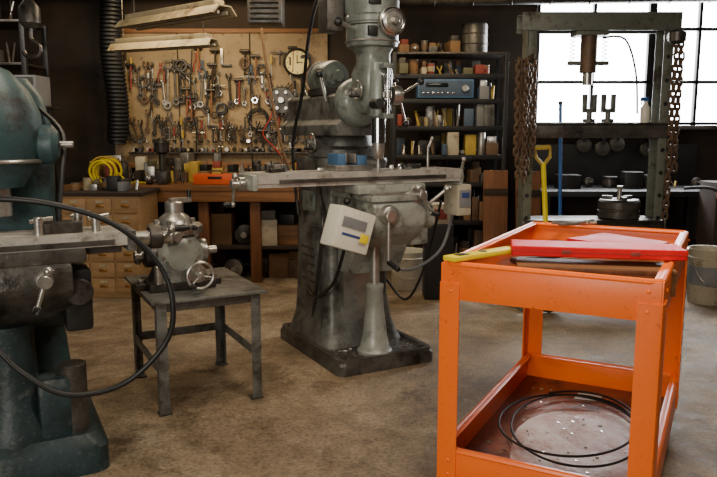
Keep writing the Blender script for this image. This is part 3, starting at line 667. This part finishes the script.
b=B('metal_shelving_unit',(.82,6.6,0))
for x in (-.5,.5):
    for y in (-.2,.2): b.box((x,y,1.01),(.035,.035,2.02),BLACK)
SZ=(.1,.5,.85,1.1,1.36,1.6,1.82)
for z in SZ: b.box((0,0,z),(1.0,.42,.02),DSTEEL); b.box((0,-.21,z-.01),(1.0,.01,.04),BLACK)
b.box((0,0,2.01),(1.0,.42,.02),DSTEEL)
b.done()
b=B('shelf_cans_and_boxes',(.82,6.6,0))
for i,z in enumerate(SZ):
    hm=[.32,.27,.21,.22,.2,.19,.16][i]
    cs=DULL if i>2 else [BROWN,BLACK,DSTEEL,CAST,RUST]
    clutter(b,.27 if i==5 else -.46,.47,-.08,z+.01,hm,280+i,cs,(.04,.12))
    if i!=5: clutter(b,-.46,.47,.14,z+.01,hm,380+i,cs,(.04,.12),depth=.1)
clutter(b,-.46,.1,-.05,2.02,.15,99,[DRED,BROWN,RUST,WHITED,CASTD],dx=(.06,.14))
b.done()
b=B('steel_drum_can',(1.05,6.55,2.02)); b.lathe([(.11,0),(.12,.005),(.12,.24),(.115,.26),(0,.26)],CASTD); b.torus((0,0,.08),.12,.005,DSTEEL);b.torus((0,0,.17),.12,.005,DSTEEL); b.done()
b=B('stereo_receiver',(.78,6.5,1.611)); b.box((0,0,.09),(.5,.25,.165),SBLUE,bev=.006); b.box((0,-.127,.09),(.47,.006,.13),DBLUE); b.box((-.08,-.132,.12),(.2,.004,.035),GLASSY); b.cyl((.17,-.13,.09),(.17,-.155,.09),.03,STEEL)
for k in range(7): b.box((-.2+k*.045,-.132,.05),(.03,.006,.014),CHROME)
for x in (-.2,.2):b.cyl((x,0,0),(x,0,.01),.02,BLACK)
b.done()
for i,(x,y) in enumerate(((1.2,6.05),(1.46,5.9))):
    b=B('wood_plank',(x,y,0),0,rot=(R(-7),0,R(5*i-2))); b.box((0,0,.5),(.21,.03,.98),WOODZ,bev=.003); b.box((0,-.018,.8),(.21,.01,.06),DWOOD); b.box((0,-.018,.2),(.21,.01,.06),DWOOD); b.done()
def pail(name,p,r,h,m,band=None):
    b=B(name,p); b.lathe([(r*.88,0),(r*.9,.004),(r,h-.01),(r*1.03,h),(r*1.03,h+.006),(r*.96,h+.004),(r*.86,.02),(0,.02)],m,seg=28)
    b.torus((0,0,h*.85),r*1.0,.006,m); b.tube([(-r,0,h*.88),(-r*.8,-r*.9,h*.5),(0,-r*1.15,h*.35),(r*.8,-r*.9,h*.5),(r,0,h*.88)],.003,STEEL,smooth=4,seg=6)
    if band: b.lathe([(r*.955,0),(r*.985,h*.35)],band,(0,0,h*.35)) 
    b.done()
pail('plastic_bucket',(.42,5.85,0),.15,.32,WHITE)
pail('paint_bucket',(2.72,5.35,0),.15,.42,WHITED,GREY)
b=B('parts_box',(.63,5.5,0)); b.box((0,0,.3),(.22,.2,.6),BLACK,bev=.01); b.box((0,0,.68),(.2,.16,.16),WHITED,bev=.01); b.box((0,-.083,.68),(.12,.004,.08),DRED); b.done()

# ------------------------------------------------------------ shop press
b=B('shop_press',(1.77,5.35,0))
for sx in (-1,1):
    x=sx*.53; b.box((x,0,1.08),(.012,.16,2.16),PRESS); b.box((x-sx*.03,-.075,1.08),(.07,.01,2.16),PRESS); b.box((x-sx*.03,.075,1.08),(.07,.01,2.16),PRESS)
    b.box((x,0,.03),(.1,.6,.06),PRESS)
    for k in range(9): b.cyl((x-sx*.03,-.083,.5+k*.17),(x-sx*.03,-.079,.5+k*.17),.016,BLACK)
for y in (-.09,.09): b.box((0,y,2.11),(1.16,.012,.13),PRESS); b.box((0,y*.8,2.17),(1.16,.05,.01),PRESS)
for y in (-.09,.09): b.box((0,y,1.32),(1.06,.012,.1),CASTD); b.box((0,y,.60),(1.06,.012,.1),CASTD)
b.box((0,0,1.375),(1.04,.24,.012),DSTEEL); b.box((0,0,.655),(1.04,.3,.012),DSTEEL)
b.cyl((-.06,0,1.75),(-.06,0,2.13),.06,RUST); b.box((-.06,0,2.03),(.24,.16,.03),PRESS); b.cyl((-.06,0,1.66),(-.06,0,1.76),.035,STEEL); b.box((-.06,0,1.82),(.3,.04,.03),PRESS)
for x in (-.18,.06): 
    b.tube([(x+.018*math.cos(k*.9),.018*math.sin(k*.9),1.83+k*.0042) for k in range(50)],.003,STEEL,seg=5)
b.tube([(.02,-.05,2.0),(.17,-.1,1.98),(.28,-.05,1.75),(.32,-.02,1.45)],.008,RUBBER,smooth=6)
b.done()
b=B('lathe_chuck',(1.99,5.33,.662)); b.lathe([(.14,0),(.155,.01),(.155,.06),(.148,.065),(.148,.075),(.155,.08),(.155,.13),(.14,.145),(.04,.145),(.035,.13),(0,.13)],CASTD)
for k in range(3):
    a=k*2.094+.5; b.box((.09*math.cos(a),.09*math.sin(a),.155),(.08,.035,.03),DSTEEL,rot=(0,0,math.degrees(a)))
b.cyl((0,0,.12),(0,0,.23),.017,STEEL); b.bolt((0,0,.22),(0,0,1),.024,STEEL); b.done()
def fork(x,y):
    b=B('yoke_fixture',(x,y,1.382)); b.cyl((0,0,0),(0,0,.03),.045,CAST); b.cyl((0,0,.03),(0,0,.08),.02,CAST); b.box((0,0,.09),(.1,.04,.03),CAST)
    for s_ in (-1,1): b.box((s_*.036,0,.15),(.03,.04,.12),CAST)
    b.done()
fork(1.73,5.33); fork(1.87,5.33)
b=B('spray_bottle',(2.15,5.33,1.382)); b.lathe([(.032,0),(.035,.005),(.035,.11),(.015,.14),(.013,.16)],WHITE); b.box((-.01,0,.175),(.06,.02,.03),BLUE); b.cyl((-.03,0,.16),(-.035,0,.13),.005,BLUE); b.done()
def chain(b,p,n,pitch=.042,r=.0065,wob=.01,seed=0):
    rr=random.Random(seed); p=Vector(p)
    for i in range(n):
        q=p+Vector((rr.uniform(-wob,wob)*.4,rr.uniform(-wob,wob)*.4,-pitch*i)); pts=[]
        for k in range(12):
            a=2*math.pi*k/12; u=.017*math.cos(a); z=.018*math.sin(a)+(.012 if math.sin(a)>0 else -.012)
            pts.append(q+(Vector((u,0,z)) if i%2 else Vector((0,u,z))))
        b.tube(pts,r,RUST,6,True)
b=B('hoist_chain',(1.19,5.12,0))
k=0
for dx,dy,z,n in ((-.03,0,1.80,20),(.04,.02,1.8,19),(.0,-.05,1.80,21),(.06,-.04,1.8,16),(-.055,-.04,1.8,17),(.02,.05,1.8,20),(-.01,-.02,1.8,15)):
    chain(b,(dx,dy,z),n,r=.0075,seed=k); k+=1
b.cyl((-.07,0,1.81),(.09,0,1.81),.012,DSTEEL); b.box((.06,.04,1.84),(.03,.22,.05),DSTEEL)
b.done()
b=B('hoist_chain',(2.26,5.12,0)); chain(b,(0,0,1.98),30,pitch=.044,r=.009,seed=8); chain(b,(.045,.02,1.98),22,pitch=.044,r=.009,seed=9); b.box((0,.08,2.0),(.04,.2,.04),DSTEEL)
b.tube([(0,0,.68),(0,0,.62),(.03,0,.58),(0,0,.55),(-.03,0,.57)],.01,DSTEEL,smooth=5)
b.lathe([(.03,0),(.06,.02),(.06,.08),(.03,.1)],DSTEEL,(0,0,1.93)); b.done()
b=B('steel_workbench',(2.45,6.5,0))
b.box((0,0,.78),(1.7,.8,.05),BLACK)
for x in (-.8,.8):
    for y in (-.35,.35): b.box((x,y,.38),(.07,.07,.76),BLACK)
b.box((0,.1,.3),(1.6,.6,.03),BLACK)
b.box((0,.38,1.0),(1.7,.02,.4),BLACK)
b.done()
b=B('steel_bench_clutter',(2.45,6.55,0)); clutter(b,-.8,.8,.0,.807,.15,36,[BLACK,BLACK,BLACK,CASTD],(.12,.3),bright=False); clutter(b,-.75,.75,0,.317,.3,35,[BLACK,CASTD,BLACK],(.12,.3),bright=False); b.done()
b=B('hanging_pulley_blocks',(2.3,6.86,0))
for x,z in ((-.12,1.19),(.06,1.16),(.2,1.2),(.5,1.15)):
    b.lathe([(.03,0),(.07,.01),(.05,.03),(.07,.05),(.03,.06)],CASTD,(x,0,z),(0,-1,0),20); b.box((x,-.03,z+.08),(.03,.07,.08),BLACK); b.cyl((x,.13,z+.14),(x,-.05,z+.14),.008,DSTEEL); b.cyl((x,-.03,z+.1),(x,-.03,z+.15),.01,DSTEEL)
b.done()
b=B('shovel',(1.40,5.0,0),0,rot=(R(-6),R(-3),0))
b.cyl((0,0,.35),(0,0,1.10),.018,YEL); b.tube([(0,0,1.08),(-.05,0,1.14),(-.055,0,1.21),(.055,0,1.21),(.05,0,1.14),(0,0,1.08)],.014,DYEL); b.cyl((-.055,0,1.21),(.055,0,1.21),.018,DYEL)
b.prism([(-.11,.36),(-.12,.12),(-.06,.02),(0,0),(.06,.02),(.12,.12),(.11,.36),(.03,.4),(-.03,.4)],.006,DSTEEL,'xz',0,.001); b.done()
b=B('blue_pole',(1.66,5.65,0),0,rot=(R(-4),R(-1),0)); b.cyl((0,0,0),(0,0,1.55),.014,BLUE); b.sph((0,0,1.55),.018,BLACK); b.cyl((0,0,0),(0,0,.05),.018,BLACK); b.done()
b=B('black_hose'); b.tube([(2.42,5.2,.9),(2.6,5.12,.9),(2.72,5.02,.75),(2.8,5.0,.5),(2.95,5.05,.2),(3.2,5.05,.02),(3.5,5.2,.02)],.012,RUBBER,smooth=6); b.done()
b=B('shipping_crate',(3.12,5.95,0)); b.box((0,0,.45),(.3,.3,.9),DWOOD,bev=.01); b.box((0,-.16,.45),(.05,.02,.9),WOODZ); b.box((0,-.16,.8),(.3,.02,.06),WOODZ); b.box((0,-.16,.1),(.3,.02,.06),WOODZ); b.done()

# ------------------------------------------------------------ light
wd=bpy.data.worlds.new('World'); bpy.context.scene.world=wd; wd.use_nodes=True
bg=wd.node_tree.nodes['Background']; bg.inputs['Color'].default_value=(.94,.97,1,1); bg.inputs['Strength'].default_value=18
def area(name,loc,tgt,sx,sy,e,col):
    ld=bpy.data.lights.new(name,'AREA'); ld.shape='RECTANGLE'; ld.size=sx; ld.size_y=sy; ld.energy=e; ld.color=col
    o=bpy.data.objects.new(name,ld); o.location=loc; o.rotation_euler=(Vector(tgt)-Vector(loc)).to_track_quat('-Z','Y').to_euler(); bpy.context.scene.collection.objects.link(o)
area('door_daylight',(-1.6,-2.0,1.8),(.2,3.5,.7),1.8,1.4,155,(1,.92,.80))
area('ceiling_light_a',(.9,2.0,2.6),(.8,2.4,0),1.2,.25,46,(1,.86,.68))
area('ceiling_light_b',(-.6,5.0,2.66),(-.6,5.2,0),1.4,.3,40,(1,.78,.50))
area('ceiling_light_c',(-.9,2.6,2.66),(-.6,2.8,0),1.0,.25,22,(1,.84,.64))
area('pegboard_light',(-1.5,5.9,2.5),(-1.4,6.95,1.4),.9,.12,22,(1,.76,.44))
area('shelf_light',(.8,5.6,2.55),(.8,6.6,1.6),.6,.12,9,(1,.78,.46))
area('rack_fill_light',(-2.8,4.6,2.6),(-3,5.8,1.4),.5,.12,12,(1,.9,.78))  # added fill to brighten the storage rack; no lamp of the shop hangs here
area('window_daylight',(2.7,6.85,1.98),(1.0,2.5,.3),1.9,1.1,125,(.96,.97,1))
# ------------------------------------------------------------ camera
cd=bpy.data.cameras.new('Camera'); cd.sensor_width=36; cd.lens=36*700/717
co=bpy.data.objects.new('Camera',cd); co.location=(0,0,1.3); co.rotation_euler=(R(90-8.5),0,0)
bpy.context.scene.collection.objects.link(co); bpy.context.scene.camera=co
